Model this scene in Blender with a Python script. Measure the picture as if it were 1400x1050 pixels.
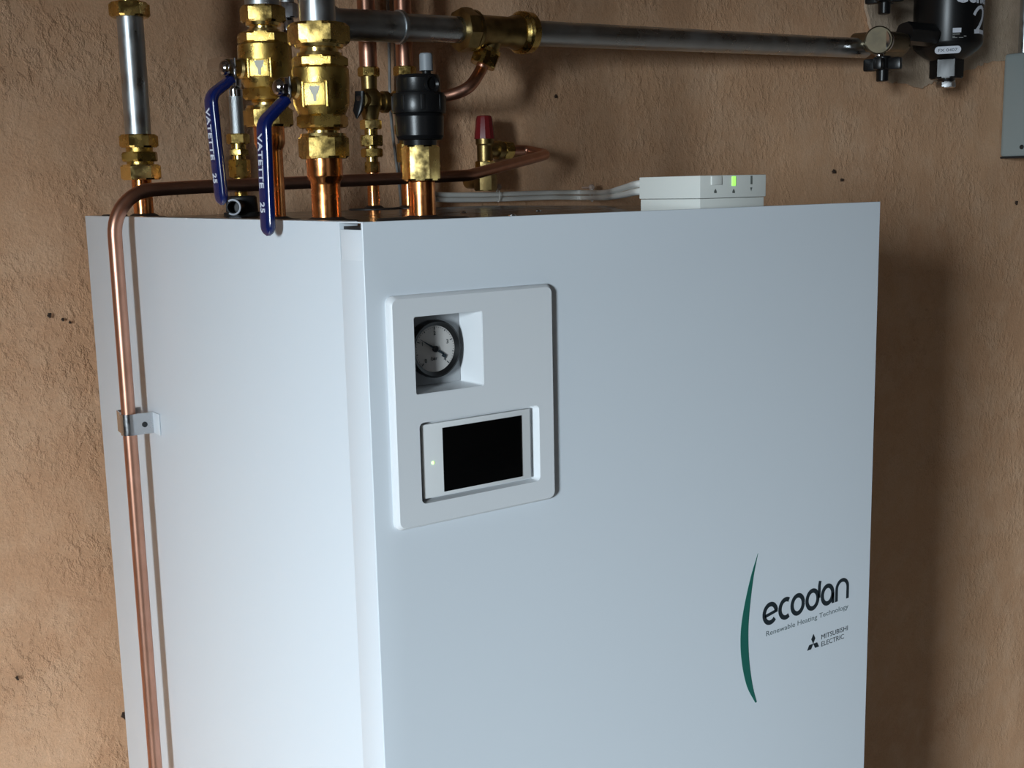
import bpy, bmesh, math, random
from mathutils import Vector, Matrix, noise
random.seed(7)
D = bpy.data
for o in list(D.objects): D.objects.remove(o, do_unlink=True)
SC = bpy.context.scene
COL = SC.collection
PI = math.pi

# ------------------------------------------------------------------ camera
CAM = Vector((-0.4178, -0.7652, 1.6227)); YAW, PITCH, ROLL, FPX = .62178, -.165, -.022, 1617.3
cy, sy, cp, sp = math.cos(YAW), math.sin(YAW), math.cos(PITCH), math.sin(PITCH)
FW = Vector((sy*cp, cy*cp, sp)); r0 = Vector((cy, -sy, 0)); u0 = r0.cross(FW)
c_, s_ = math.cos(ROLL), math.sin(ROLL)
RT = c_*r0 + s_*u0; UP = -s_*r0 + c_*u0
cam_d = D.cameras.new('camera'); cam = D.objects.new('camera', cam_d); COL.objects.link(cam)
cam_d.sensor_width = 36; cam_d.lens = FPX/1400*36; cam_d.clip_start = .05
cam.matrix_world = Matrix((( RT.x, UP.x, -FW.x, CAM.x), (RT.y, UP.y, -FW.y, CAM.y), (RT.z, UP.z, -FW.z, CAM.z), (0, 0, 0, 1)))
SC.camera = cam

# ------------------------------------------------------------------ light and exposure
SC.view_settings.view_transform = 'Standard'; SC.view_settings.look = 'None'
SC.view_settings.gamma = 1; SC.view_settings.use_curve_mapping = False
SC.view_settings.exposure = 0.0
W = D.worlds.new('world'); SC.world = W; W.use_nodes = True
W.node_tree.nodes['Background'].inputs[0].default_value = (.55, .68, .85, 1)
W.node_tree.nodes['Background'].inputs[1].default_value = .12

def area(name, loc, target, sx, sy_, power, col):
    l = D.lights.new(name, 'AREA'); l.shape = 'RECTANGLE'; l.size = sx; l.size_y = sy_; l.energy = power; l.color = col
    o = D.objects.new(name, l); COL.objects.link(o); o.location = loc
    o.rotation_euler = (Vector(target)-Vector(loc)).to_track_quat('-Z', 'Y').to_euler()
    return o
wl = area('window_light', (-3.55, -2.26, 1.80), (3.2, .7, -.4), .5, .8, 34, (.80, .92, 1.0)); wl.data.spread = math.radians(54)
area('front_fill_light', (-.3, -3.3, 1.3), (.4, .4, 1.3), 1.2, 1.6, 1.4, (.9, .95, 1.0))  # added weak fill from behind the camera, no visible source
def floor_bounce(loc, target, size, power):   # added spot aimed at the floor, its bounce brightens the lower plaster
    sp = D.lights.new('floor_bounce_light', 'SPOT'); sp.energy = power; sp.spot_size = size; sp.spot_blend = .5; sp.color = (.97, .98, 1); sp.shadow_soft_size = .05
    o = D.objects.new('floor_bounce_light', sp); COL.objects.link(o); o.location = loc
    o.rotation_euler = (Vector(target)-Vector(loc)).to_track_quat('-Z', 'Y').to_euler()
floor_bounce((-3.0, -2.4, 2.4), (-.75, .20, 0), .24, 6200)

# ------------------------------------------------------------------ projection helpers (pixel + true depth -> world point)
def ray(u, v): return FW + RT*((u-700)/FPX) - UP*((v-525)/FPX)
def atZ(u, v, Z): return CAM + ray(u, v)*Z
def atx(u, v, x): d = ray(u, v); return CAM + d*((x-CAM.x)/d.x)
def aty(u, v, y): d = ray(u, v); return CAM + d*((y-CAM.y)/d.y)
def depth(p): return (Vector(p)-CAM).dot(FW)
def zrow(x, y, v):
    k = (525-v)/FPX; b = Vector((x, y, 0))-CAM
    return (k*b.dot(FW)-b.dot(UP))/(UP.z-k*FW.z)

# ------------------------------------------------------------------ materials
def mat(name, col, rough=.5, metal=0, bump=None, vary=None, spec=.5, coat=0, emit=None, scratch=None):
    m = D.materials.new(name); m.use_nodes = True; nt = m.node_tree; N = nt.nodes; L = nt.links
    b = N['Principled BSDF']
    b.inputs['Base Color'].default_value = (*col, 1); b.inputs['Roughness'].default_value = rough
    b.inputs['Metallic'].default_value = metal; b.inputs['Specular IOR Level'].default_value = spec
    b.inputs['Coat Weight'].default_value = coat
    tc = N.new('ShaderNodeTexCoord')
    if vary:
        n = N.new('ShaderNodeTexNoise'); n.inputs['Scale'].default_value = vary[0]; n.inputs['Detail'].default_value = 6
        L.new(tc.outputs['Object'], n.inputs['Vector'])
        r = N.new('ShaderNodeValToRGB'); r.color_ramp.elements[0].position = .35; r.color_ramp.elements[1].position = .65
        r.color_ramp.elements[0].color = (*vary[1], 1); r.color_ramp.elements[1].color = (*col, 1)
        L.new(n.outputs['Fac'], r.inputs['Fac']); L.new(r.outputs['Color'], b.inputs['Base Color'])
    if bump:
        n = N.new('ShaderNodeTexNoise'); n.inputs['Scale'].default_value = bump[0]; n.inputs['Detail'].default_value = 4
        L.new(tc.outputs['Object'], n.inputs['Vector'])
        bp = N.new('ShaderNodeBump'); bp.inputs['Strength'].default_value = bump[1]; bp.inputs['Distance'].default_value = bump[2]
        L.new(n.outputs['Fac'], bp.inputs['Height']); L.new(bp.outputs['Normal'], b.inputs['Normal'])
    if scratch:
        n = N.new('ShaderNodeTexNoise'); n.inputs['Scale'].default_value = scratch; n.inputs['Detail'].default_value = 8
        L.new(tc.outputs['Object'], n.inputs['Vector'])
        mr = N.new('ShaderNodeMapRange'); mr.inputs['From Min'].default_value = .35; mr.inputs['From Max'].default_value = .7
        mr.inputs['To Min'].default_value = rough*.7; mr.inputs['To Max'].default_value = rough*1.5
        L.new(n.outputs['Fac'], mr.inputs['Value']); L.new(mr.outputs[0], b.inputs['Roughness'])
    if emit:
        b.inputs['Emission Color'].default_value = (*emit[0], 1); b.inputs['Emission Strength'].default_value = emit[1]
    return m

M = dict(
 white=mat('white_painted_steel', (.645, .69, .735), .38, 0, bump=(900, .08, .0004), spec=.4),
 plastic=mat('white_plastic', (.66, .68, .70), .42, 0, bump=(1400, .06, .0003), spec=.4),
 module=mat('display_module_plastic', (.68, .69, .69), .35),
 recess=mat('gauge_backplate_grey', (.30, .31, .32), .55),
 top=mat('dark_lacquered_top', (.008, .008, .009), .20, 0, spec=.28, scratch=40),
 dark=mat('near_black', (.015, .015, .016), .5),
 brass=mat('brass', (.66, .46, .15), .24, 1, bump=(500, .12, .0004), vary=(90, (.50, .34, .10)), scratch=120),
 castbrass=mat('cast_brass', (.64, .43, .12), .29, 1, bump=(1300, .35, .0006), vary=(60, (.54, .37, .10)), scratch=90),
 brightbrass=mat('bright_brass', (.92, .68, .26), .2, 1, bump=(300, .06, .0004), scratch=150),
 dullbrass=mat('dull_brass', (.38, .27, .11), .36, 1, bump=(700, .2, .0005), vary=(60, (.24, .17, .07))),
 copper=mat('copper', (.88, .37, .14), .22, 1, vary=(28, (.74, .28, .09)), scratch=70),
 dullcopper=mat('weathered_copper', (.62, .33, .235), .36, 1, vary=(35, (.55, .28, .19))),
 zinc=mat('galvanised_steel', (.52, .54, .55), .34, 1, vary=(25, (.46, .48, .49)), scratch=30),
 chrome=mat('chrome', (.72, .71, .72), .12, 1),
 mark=mat('pale_print', (.50, .47, .38), .5),
 tarnish=mat('tarnished_brass', (.27, .225, .15), .36, 1, bump=(500, .1, .0004), vary=(50, (.20, .17, .12))),
 darkchrome=mat('tarnished_chrome', (.42, .40, .40), .16, 1, bump=(300, .2, .001)),
 steel=mat('bright_zinc_plated_steel', (.60, .60, .61), .2, 1, scratch=90),
 braid=mat('braided_steel_hose', (.50, .52, .53), .35, 1, bump=(900, .6, .001)),
 blue=mat('blue_vinyl', (.003, .0095, .075), .22, 0, spec=.5, coat=.3),
 print=mat('white_print', (.62, .64, .70), .5),
 black=mat('black_plastic', (.006, .006, .0065), .32, 0, bump=(700, .1, .0004), spec=.35),
 rubber=mat('black_rubber', (.014, .013, .013), .55),
 greycap=mat('grey_plastic_cap', (.22, .24, .26), .5),
 red=mat('red_plastic', (.17, .010, .012), .4),
 cream=mat('cream_plastic', (.66, .67, .63), .45, 0, bump=(1500, .06, .0003)),
 creamdark=mat('grey_print', (.11, .12, .11), .5),
 cable=mat('white_cable', (.76, .75, .71), .42),
 wire=mat('grey_cable', (.30, .30, .29), .5),
 screen=mat('black_glass_screen', (.002, .002, .002), .12, 0, spec=.12),
 led=mat('green_led', (.3, .9, .3), .4, emit=((.45, 1, .25), 2.2)),
 status=mat('green_status_light', (.35, .8, .2), .4, emit=((.38, 1, .12), .9)),
 dial=mat('gauge_dial', (.46, .44, .42), .5),
 ink=mat('dark_ink', (.012, .02, .026), .45),
 inkgrey=mat('grey_ink', (.10, .13, .14), .5),
 green=mat('green_print', (.012, .115, .09), .4),
 greypipe=mat('grey_plastic_housing', (.27, .31, .31), .5, 0, bump=(500, .1, .0006)),
 clipcol=mat('pinkish_cable_clip', (.48, .36, .30), .5),
)

def plaster(name, c1, c2, c3, seed=0):
    m = D.materials.new(name); m.use_nodes = True; nt = m.node_tree; N = nt.nodes; L = nt.links; b = N['Principled BSDF']
    b.inputs['Roughness'].default_value = .85; b.inputs['Specular IOR Level'].default_value = .2
    geo = N.new('ShaderNodeNewGeometry')
    mp = N.new('ShaderNodeMapping'); mp.inputs['Location'].default_value = (seed, 0, 0); L.new(geo.outputs['Position'], mp.inputs['Vector'])
    def nz(scale, det, rough=.6, vec=mp):
        n = N.new('ShaderNodeTexNoise'); n.inputs['Scale'].default_value = scale; n.inputs['Detail'].default_value = det
        n.inputs['Roughness'].default_value = rough; L.new(vec.outputs[0], n.inputs['Vector']); return n
    big = nz(3.2, 5); mid = nz(14, 6, .65); fine = nz(420, 3)
    r = N.new('ShaderNodeValToRGB'); e = r.color_ramp.elements
    e[0].position = .36; e[0].color = (*c1, 1); e[1].position = .64; e[1].color = (*c2, 1)
    L.new(big.outputs['Fac'], r.inputs['Fac'])
    r2 = N.new('ShaderNodeValToRGB'); r2.color_ramp.elements[0].position = .42; r2.color_ramp.elements[1].position = .72
    L.new(mid.outputs['Fac'], r2.inputs['Fac'])
    mx = N.new('ShaderNodeMix'); mx.data_type = 'RGBA'; L.new(r2.outputs['Color'], mx.inputs['Factor'])
    L.new(r.outputs['Color'], mx.inputs[6]); mx.inputs[7].default_value = (*c3, 1)
    m2 = N.new('ShaderNodeMix'); m2.data_type = 'RGBA'; m2.blend_type = 'MULTIPLY'; m2.inputs['Factor'].default_value = .35
    L.new(mx.outputs[2], m2.inputs[6]); L.new(fine.outputs['Fac'], m2.inputs[7])
    m3 = N.new('ShaderNodeMix'); m3.data_type = 'RGBA'; m3.blend_type = 'MULTIPLY'; m3.inputs['Factor'].default_value = 1
    L.new(m2.outputs[2], m3.inputs[6]); m3.inputs[7].default_value = (1.22, 1.22, 1.22, 1)
    L.new(m3.outputs[2], b.inputs['Base Color'])
    # relief: trowel ripples slightly stretched diagonally, lumps, sand; rougher towards the left end of the wall
    mp2 = N.new('ShaderNodeMapping'); mp2.inputs['Rotation'].default_value = (0, .5, 0); mp2.inputs['Scale'].default_value = (1.25, 1, .9)
    L.new(geo.outputs['Position'], mp2.inputs['Vector'])
    lump = nz(66, 5, .62, mp2); sand = nz(300, 4, .6); pock = N.new('ShaderNodeTexVoronoi'); pock.inputs['Scale'].default_value = 75
    L.new(geo.outputs['Position'], pock.inputs['Vector'])
    mask = nz(9, 2)
    mr = N.new('ShaderNodeMapRange'); mr.inputs['From Min'].default_value = .38; mr.inputs['From Max'].default_value = .62
    L.new(mask.outputs['Fac'], mr.inputs['Value'])
    sx = N.new('ShaderNodeSeparateXYZ'); L.new(geo.outputs['Position'], sx.inputs[0])
    lf = N.new('ShaderNodeMapRange'); lf.inputs['From Min'].default_value = .3; lf.inputs['From Max'].default_value = .9
    lf.inputs['To Min'].default_value = 1.0; lf.inputs['To Max'].default_value = .7; L.new(sx.outputs[0], lf.inputs['Value'])
    def math_(op, a, bb):
        q = N.new('ShaderNodeMath'); q.operation = op
        for i, s in enumerate((a, bb)):
            if isinstance(s, (int, float)): q.inputs[i].default_value = s
            else: L.new(s, q.inputs[i])
        return q.outputs[0]
    rl = N.new('ShaderNodeMapRange'); rl.inputs['From Min'].default_value = .46; rl.inputs['From Max'].default_value = .66
    L.new(lump.outputs['Fac'], rl.inputs['Value'])
    h = math_('MULTIPLY', rl.outputs[0], math_('MULTIPLY', math_('ADD', math_('MULTIPLY', mr.outputs[0], .75), .25), lf.outputs[0]))
    h = math_('ADD', h, math_('MULTIPLY', sand.outputs['Fac'], .35))
    h = math_('ADD', h, math_('MULTIPLY', math_('MINIMUM', pock.outputs['Distance'], .4), .35))
    bp = N.new('ShaderNodeBump'); bp.inputs['Strength'].default_value = .85; bp.inputs['Distance'].default_value = .0019
    L.new(h, bp.inputs['Height']); L.new(bp.outputs['Normal'], b.inputs['Normal'])
    return m
M['plaster'] = plaster('sandy_plaster', (.58, .335, .195), (.63, .375, .220), (.66, .42, .265))
M['mortar'] = plaster('rough_mortar', (.52, .40, .29), (.42, .31, .22), (.58, .45, .34), 3)
M['pit_shade'] = mat('painted_pit_shade', (.035, .020, .012), .9)  # dark colour stands in for the shade inside small holes
M['floor'] = mat('concrete_floor', (.52, .50, .47), .8, bump=(40, .3, .002), vary=(6, (.46, .44, .41)))
M['room'] = mat('painted_room_wall', (.20, .16, .13), .85, bump=(60, .3, .002), vary=(5, (.17, .135, .11)))

# ------------------------------------------------------------------ object helpers
def finish(me, smooth=35):
    if smooth:
        for p in me.polygons: p.use_smooth = True
        me.set_sharp_from_angle(angle=math.radians(smooth))
def obj(name, bm, m, parent=None, smooth=24, label=None):
    me = D.meshes.new(name); bmesh.ops.recalc_face_normals(bm, faces=bm.faces[:]); bm.to_mesh(me); bm.free()
    me.materials.append(M[m] if isinstance(m, str) else m); finish(me, smooth)
    o = D.objects.new(name, me); COL.objects.link(o)
    if parent is not None:
        o.parent = parent; o.matrix_parent_inverse = parent.matrix_world.inverted() if parent.type != 'EMPTY' else Matrix.Translation(-parent.location)
    if label: o['label'] = label
    return o
def thing(name, label, cat, loc, group=None):
    o = D.objects.new(name, None); o.empty_display_size = .02; COL.objects.link(o); o.location = loc
    o['label'] = label; o['category'] = cat
    if group: o['group'] = group
    bpy.context.view_layer.update()
    return o
def tag(o, label, cat, group=None):
    o['label'] = label; o['category'] = cat
    if group: o['group'] = group
    return o
def bx(bm, lo, hi, bev=0, seg=2):
    r = bmesh.ops.create_cube(bm, size=1)
    vs = r['verts']
    for v in vs:
        v.co = Vector([(lo[i]+hi[i])/2 + v.co[i]*(hi[i]-lo[i]) for i in range(3)])
    if bev:
        es = list({e for v in vs for e in v.link_edges})
        bmesh.ops.bevel(bm, geom=es, offset=bev, segments=seg, affect='EDGES', profile=.6)
    return bm
def BX(lo, hi, bev=0, seg=2): return bx(bmesh.new(), lo, hi, bev, seg)
def frame(axis):
    a = Vector(axis).normalized(); t = Vector((0, 0, 1)) if abs(a.z) < .9 else Vector((1, 0, 0))
    if abs(a.z) > .9: x = Vector((1, 0, 0)); x = (x-a*x.dot(a)).normalized()
    else: x = t.cross(a).normalized()
    return x, a.cross(x), a
def lathe(bm, org, axis, prof, segs=32, rot=0., cap=True):
    """prof: list of (distance along axis, radius)"""
    x, y, a = frame(axis); org = Vector(org); rings = []
    for t, r in prof:
        rings.append([bm.verts.new(org + a*t + (x*math.cos(rot+2*PI*k/segs) + y*math.sin(rot+2*PI*k/segs))*r) for k in range(segs)])
    for A, B in zip(rings, rings[1:]):
        for k in range(segs): bm.faces.new((A[k], A[(k+1) % segs], B[(k+1) % segs], B[k]))
    if cap:
        bm.faces.new(list(reversed(rings[0]))); bm.faces.new(rings[-1])
    return bm
def hexa(bm, org, axis, t0, t1, R, rot=0., n=6, ch=.09):
    """chamfered hexagon nut: hexagon prism whose corners are rounded off at both ends"""
    x, y, a = frame(axis); org = Vector(org); h = t1-t0; c = min(h*.18, R*ch)
    N = n*4; apo = R*math.cos(PI/n)
    def hx(k, lim):
        th = 2*PI*k/N; m = (th % (2*PI/n)) - PI/n
        return min(apo/math.cos(m), lim)
    rings = []
    for t, lim in ((t0, apo*1.01), (t0+c, R*.985), (t1-c, R*.985), (t1, apo*1.01)):
        rings.append([bm.verts.new(org+a*t+(x*math.cos(rot+2*PI*k/N)+y*math.sin(rot+2*PI*k/N))*hx(k, lim)) for k in range(N)])
    for A, B in zip(rings, rings[1:]):
        for k in range(N): bm.faces.new((A[k], A[(k+1) % N], B[(k+1) % N], B[k]))
    bm.faces.new(list(reversed(rings[0]))); bm.faces.new(rings[-1]); return bm
def catmull(pts, n=8):
    P = [Vector(p) for p in pts]; P = [2*P[0]-P[1]]+P+[2*P[-1]-P[-2]]; out = []
    for i in range(1, len(P)-2):
        for k in range(n):
            t = k/n; a, b, c, d = P[i-1:i+3]
            out.append(.5*((2*b)+(c-a)*t+(2*a-5*b+4*c-d)*t*t+(3*b-a-3*c+d)*t**3))
    out.append(P[-2]); return out
def fillet(pts, rad, n=9):
    """polyline with rounded corners"""
    P = [Vector(p) for p in pts]; out = [P[0]]
    for i in range(1, len(P)-1):
        r = rad[i-1] if isinstance(rad, (list, tuple)) else rad
        a = (P[i-1]-P[i]).normalized(); b = (P[i+1]-P[i]).normalized(); ang = a.angle(b)
        d = min(r/math.tan(ang/2), (P[i-1]-P[i]).length*.49, (P[i+1]-P[i]).length*.49)
        s, e = P[i]+a*d, P[i]+b*d
        rr = d*math.tan(ang/2); cen = P[i]+(a+b).normalized()*(rr/math.sin(ang/2))
        v0, v1 = s-cen, e-cen; om = v0.angle(v1)
        for k in range(n+1):
            t = k/n; out.append(cen+(v0*math.sin((1-t)*om)+v1*math.sin(t*om))/math.sin(om))
    out.append(P[-1]); return out
def tube(bm, pts, r, segs=20, cap=True):
    P = [Vector(p) for p in pts]; n = len(P); T = []
    for i in range(n): T.append((P[min(i+1, n-1)]-P[max(i-1, 0)]).normalized())
    x, _, _ = frame(T[0]); rings = []
    for i in range(n):
        x = (x-T[i]*x.dot(T[i])).normalized(); y = T[i].cross(x)
        rr = r[i] if isinstance(r, list) else r
        rings.append([bm.verts.new(P[i]+(x*math.cos(2*PI*k/segs)+y*math.sin(2*PI*k/segs))*rr) for k in range(segs)])
    for A, B in zip(rings, rings[1:]):
        for k in range(segs): bm.faces.new((A[k], A[(k+1) % segs], B[(k+1) % segs], B[k]))
    if cap: bm.faces.new(list(reversed(rings[0]))); bm.faces.new(rings[-1])
    return bm
def sweep(bm, pts, wdir, w, t, endround=True, seg=16):
    """rounded flat bar along a path; wdir is the constant width direction"""
    P = [Vector(p) for p in pts]; n = len(P); wd = Vector(wdir).normalized(); rings = []
    cross = []
    for k in range(seg):
        a = 2*PI*(k+.5)/seg; ca, sa = math.cos(a), math.sin(a)
        e = .55
        cross.append((math.copysign(abs(ca)**e, ca), math.copysign(abs(sa)**.75, sa)))
    for i in range(n):
        T = (P[min(i+1, n-1)]-P[max(i-1, 0)]).normalized(); nn = T.cross(wd).normalized()
        sw = 1
        if endround:
            L = (P[-1]-P[i]).length
            if L < w/2: sw = math.sqrt(max(.02, 1-((w/2-L)/(w/2))**2))
        rings.append([bm.verts.new(P[i]+wd*(cx*w/2*sw)+nn*(cy_*t/2*max(sw, .35))) for cx, cy_ in cross])
    for A, B in zip(rings, rings[1:]):
        for k in range(seg): bm.faces.new((A[k], A[(k+1) % seg], B[(k+1) % seg], B[k]))
    bm.faces.new(list(reversed(rings[0]))); bm.faces.new(rings[-1]); return bm
def prism(bm, poly, y0, y1):
    """outline in the x-z plane extruded between two y values"""
    A = [bm.verts.new((p[0], y0, p[1])) for p in poly]; B = [bm.verts.new((p[0], y1, p[1])) for p in poly]
    n = len(poly); bm.faces.new(A); bm.faces.new(list(reversed(B)))
    for k in range(n): bm.faces.new((A[k], B[k], B[(k+1) % n], A[(k+1) % n]))
    return bm
def ribbon(bm, pts, w, y0, y1, w2=None):
    """flat printed stroke on the x-z plane; w may be a list"""
    n = len(pts); Lf, Rt = [], []
    for i in range(n):
        a = Vector(pts[max(i-1, 0)]); b = Vector(pts[min(i+1, n-1)]); t = (b-a).normalized(); nn = Vector((-t.y, t.x))
        ww = w[i] if isinstance(w, list) else w
        Lf.append(Vector(pts[i])+nn*ww/2); Rt.append(Vector(pts[i])-nn*ww/2)
    for i in range(n-1):
        prism(bm, [Lf[i], Lf[i+1], Rt[i+1], Rt[i]], y0, y1)
    return bm
def rrect(x0, z0, x1, z1, r, n=6):
    out = []
    for cx, cz, a0 in ((x1-r, z1-r, 0), (x0+r, z1-r, 90), (x0+r, z0+r, 180), (x1-r, z0+r, 270)):
        for k in range(n+1):
            a = math.radians(a0+90*k/n); out.append((cx+r*math.cos(a), cz+r*math.sin(a)))
    return out
def boolean(o, cutters):
    for c in cutters:
        md = o.modifiers.new('b', 'BOOLEAN'); md.operation = 'DIFFERENCE'; md.solver = 'EXACT'; md.object = c
    bpy.context.view_layer.update()
    dg = bpy.context.evaluated_depsgraph_get()
    me = D.meshes.new_from_object(o.evaluated_get(dg)); o.modifiers.clear(); o.data = me
    for c in cutters: D.objects.remove(c, do_unlink=True)
    finish(me, 30)
def text_bm(s, size, ext=.0002, spacing=1., bold=0., sx=1., align='LEFT', shear=0):
    cu = D.curves.new('t', 'FONT'); cu.body = s; cu.size = size; cu.extrude = ext; cu.space_character = spacing
    cu.offset = bold; cu.align_x = align; cu.resolution_u = 3; cu.shear = shear
    o = D.objects.new('t', cu); COL.objects.link(o); bpy.context.view_layer.update()
    me = D.meshes.new_from_object(o.evaluated_get(bpy.context.evaluated_depsgraph_get()))
    bm = bmesh.new(); bm.from_mesh(me)
    for v in bm.verts: v.co.x *= sx
    D.objects.remove(o); D.curves.remove(cu); D.meshes.remove(me); return bm
def place(bm, org, ex, ey):
    ex = Vector(ex).normalized(); ey = Vector(ey).normalized(); ez = ex.cross(ey); org = Vector(org)
    for v in bm.verts: v.co = org + ex*v.co.x + ey*v.co.y + ez*v.co.z
    return bm
def fit_width(bm, w):
    a = min(v.co.x for v in bm.verts); b = max(v.co.x for v in bm.verts)
    for v in bm.verts: v.co.x = (v.co.x-a)*w/(b-a)
    return bm
def merge(dst, src):
    me = D.meshes.new('tmp'); src.to_mesh(me); src.free(); dst.from_mesh(me); D.meshes.remove(me); return dst

# ------------------------------------------------------------------ the room
YW = .74
def struct(o): o['kind'] = 'structure'; return o
bm = bmesh.new(); x0, x1, nx, nz_ = -1.2, 3.2, 340, 190
grid = []
for i in range(nx+1):
    row = []
    for j in range(nz_+1):
        x = x0+(x1-x0)*i/nx; z = 2.5*j/nz_
        d = noise.noise(Vector((x*2.2, 0, z*1.3)))*.004 + noise.noise(Vector((x*7+5, 1, z*4)))*.0022 + noise.noise(Vector((x*22, 3, z*16)))*.0010
        row.append(bm.verts.new((x, YW+.002+max(-.005, min(.007, d)), z)))
    grid.append(row)
for i in range(nx):
    for j in range(nz_): bm.faces.new((grid[i][j], grid[i+1][j], grid[i+1][j+1], grid[i][j+1]))
back = [bm.verts.new(p) for p in ((x0, YW+.12, 0), (x1, YW+.12, 0), (x1, YW+.12, 2.5), (x0, YW+.12, 2.5))]
bm.faces.new(back)
bm.faces.new([grid[i][0] for i in range(nx+1)]+[back[1], back[0]])
bm.faces.new([grid[i][nz_] for i in range(nx, -1, -1)]+[back[3], back[2]])
bm.faces.new([grid[0][j] for j in range(nz_, -1, -1)]+[back[0], back[3]])
bm.faces.new([grid[nx][j] for j in range(nz_+1)]+[back[2], back[1]])
wall = struct(obj('wall_back', bm, 'plaster', smooth=60))
struct(obj('floor', BX((-4.1, -4.1, -.1), (3.3, YW+.12, 0)), 'floor', smooth=0))
struct(obj('ceiling', BX((-4.1, -4.1, 2.5), (3.3, YW+.12, 2.6)), 'room', smooth=0))
struct(obj('wall_right', BX((3.2, -4.1, 0), (3.3, YW+.12, 2.5)), 'room', smooth=0))
struct(obj('wall_front', BX((-4.0, -4.1, 0), (3.2, -4.0, 2.5)), 'room', smooth=0))
struct(obj('wall_left', BX((-4.1, -4.1, 0), (-4.0, YW+.12, 2.5)), 'room', smooth=0))
bm = BX((-4.0, YW, 0), (x0, YW+.12, 2.5)); o = struct(obj('wall_back_end', bm, 'plaster', smooth=0)); o.name = 'trim_1'

# ragged mortar patch round the filter pipes
pp = [(1192, -60), (1186, 10), (1192, 40), (1200, 80), (1208, 98), (1213, 111), (1222, 113), (1232, 113), (1246, 117), (1260, 119), (1272, 116),
      (1284, 108), (1296, 100), (1318, 98), (1334, 92), (1345, 86), (1372, 85), (1400, 83), (1440, 84), (1440, -60)]
poly = []
for i, (a, b) in enumerate(zip(pp, pp[1:]+pp[:1])):
    for k in range(4):
        u = a[0]+(b[0]-a[0])*k/4 + random.uniform(-2.2, 2.2); v = a[1]+(b[1]-a[1])*k/4 + random.uniform(-2.2, 2.2)
        q = aty(u, v, YW-.003); poly.append((q.x, q.z))
bm = bmesh.new(); prism(bm, poly, YW-.004, YW+.002)
obj('mortar_patch', bm, 'mortar', wall, smooth=0, label='ragged greyish mortar patch around the filter pipes')

# small dark blots on the plaster: the shade inside pits put into colour
for u, v, r_ in ((68, 431, .0028), (86, 437, .0018), (96, 441, .0014), (1141, 235, .0034), (1152, 246, .0024), (1390, 277, .0042), (24, 928, .0020), (170, 978, .0050), (760, 132, .0026)):
    r_ *= .62; q = aty(u, v, YW); b = bmesh.new(); n_ = 9; ph = random.random()*6
    V = [b.verts.new((q.x+r_*(1+.35*math.sin(3*k+ph))*math.cos(2*PI*k/n_), YW-.0016, q.z+1.5*r_*(1+.3*math.cos(2*k+ph))*math.sin(2*PI*k/n_))) for k in range(n_)]
    W_ = [b.verts.new((v_.co.x*1+(v_.co.x-q.x)*.3, YW+.004, v_.co.z+(v_.co.z-q.z)*.3)) for v_ in V]
    b.faces.new(V)
    for k in range(n_): b.faces.new((V[k], W_[k], W_[(k+1) % n_], V[(k+1) % n_]))
    obj('painted_pit', b, 'pit_shade', wall, smooth=0)

# ------------------------------------------------------------------ the cabinet
WX, DY, H = .595, .68, 1.6
cab = thing('heat_pump_cabinet', 'tall white steel heat pump cylinder cabinet with gauge, black screen and ecodan logo', 'boiler', (.2975, .34, 0))
bm = BX((.0003, .0360, .02), (.016, DY, H), .0006); obj('side_panel', bm, 'white', cab)
bm = BX((WX-.016, .0362, .02), (WX-.0006, DY, H-.005), .0008); obj('side_panel', bm, 'white', cab)
bm = BX((.016, DY-.012, .02), (WX-.016, DY-.001, 1.555)); obj('back_panel', bm, 'white', cab)
bm = BX((.0165, .0360, 1.560), (WX-.0165, DY-.001, H-.0035)); obj('top_panel', bm, 'top', cab)
bm = bx(BX((.006, .02, 0), (WX-.006, DY-.02, .02)), (.004, .014, .02), (.010, .036, H-.006)); obj('plinth', bm, 'dark', cab)
# folded front panel: face and a short return on each side, lowered where it wraps round the corner
bm = bmesh.new()
bx(bm, (0, 0, .03), (WX, .0026, H), .0008, 3)
fp = obj('front_panel', bm, 'white', cab)
cut = obj('cut', BX((.026, -.02, 1.374), (.160, .05, 1.537)), 'white'); boolean(fp, [cut])
for xa, xb in ((-.0002, .0014), (WX-.0014, WX+.0002)):
    bm = BX((xa, .0010, .03), (xb, .0357, 1.572), .0003); bx(bm, (xa, .0010, 1.5715), (xb, .0338, 1.5942), .0003)
    obj('return_flange', bm, 'white', cab)
# thin lip of the side panel running over the slot up to the corner
obj('top_lip', BX((.0004, .003, 1.5990), (.0035, .037, 1.6000)), 'white', cab)
obj('slot_shade_backing', BX((.0037, .0045, 1.556), (WX-.0030, .0355, H-.0036)), 'dark', cab)  # near-black backing added so the corner slot looks shaded

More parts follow.
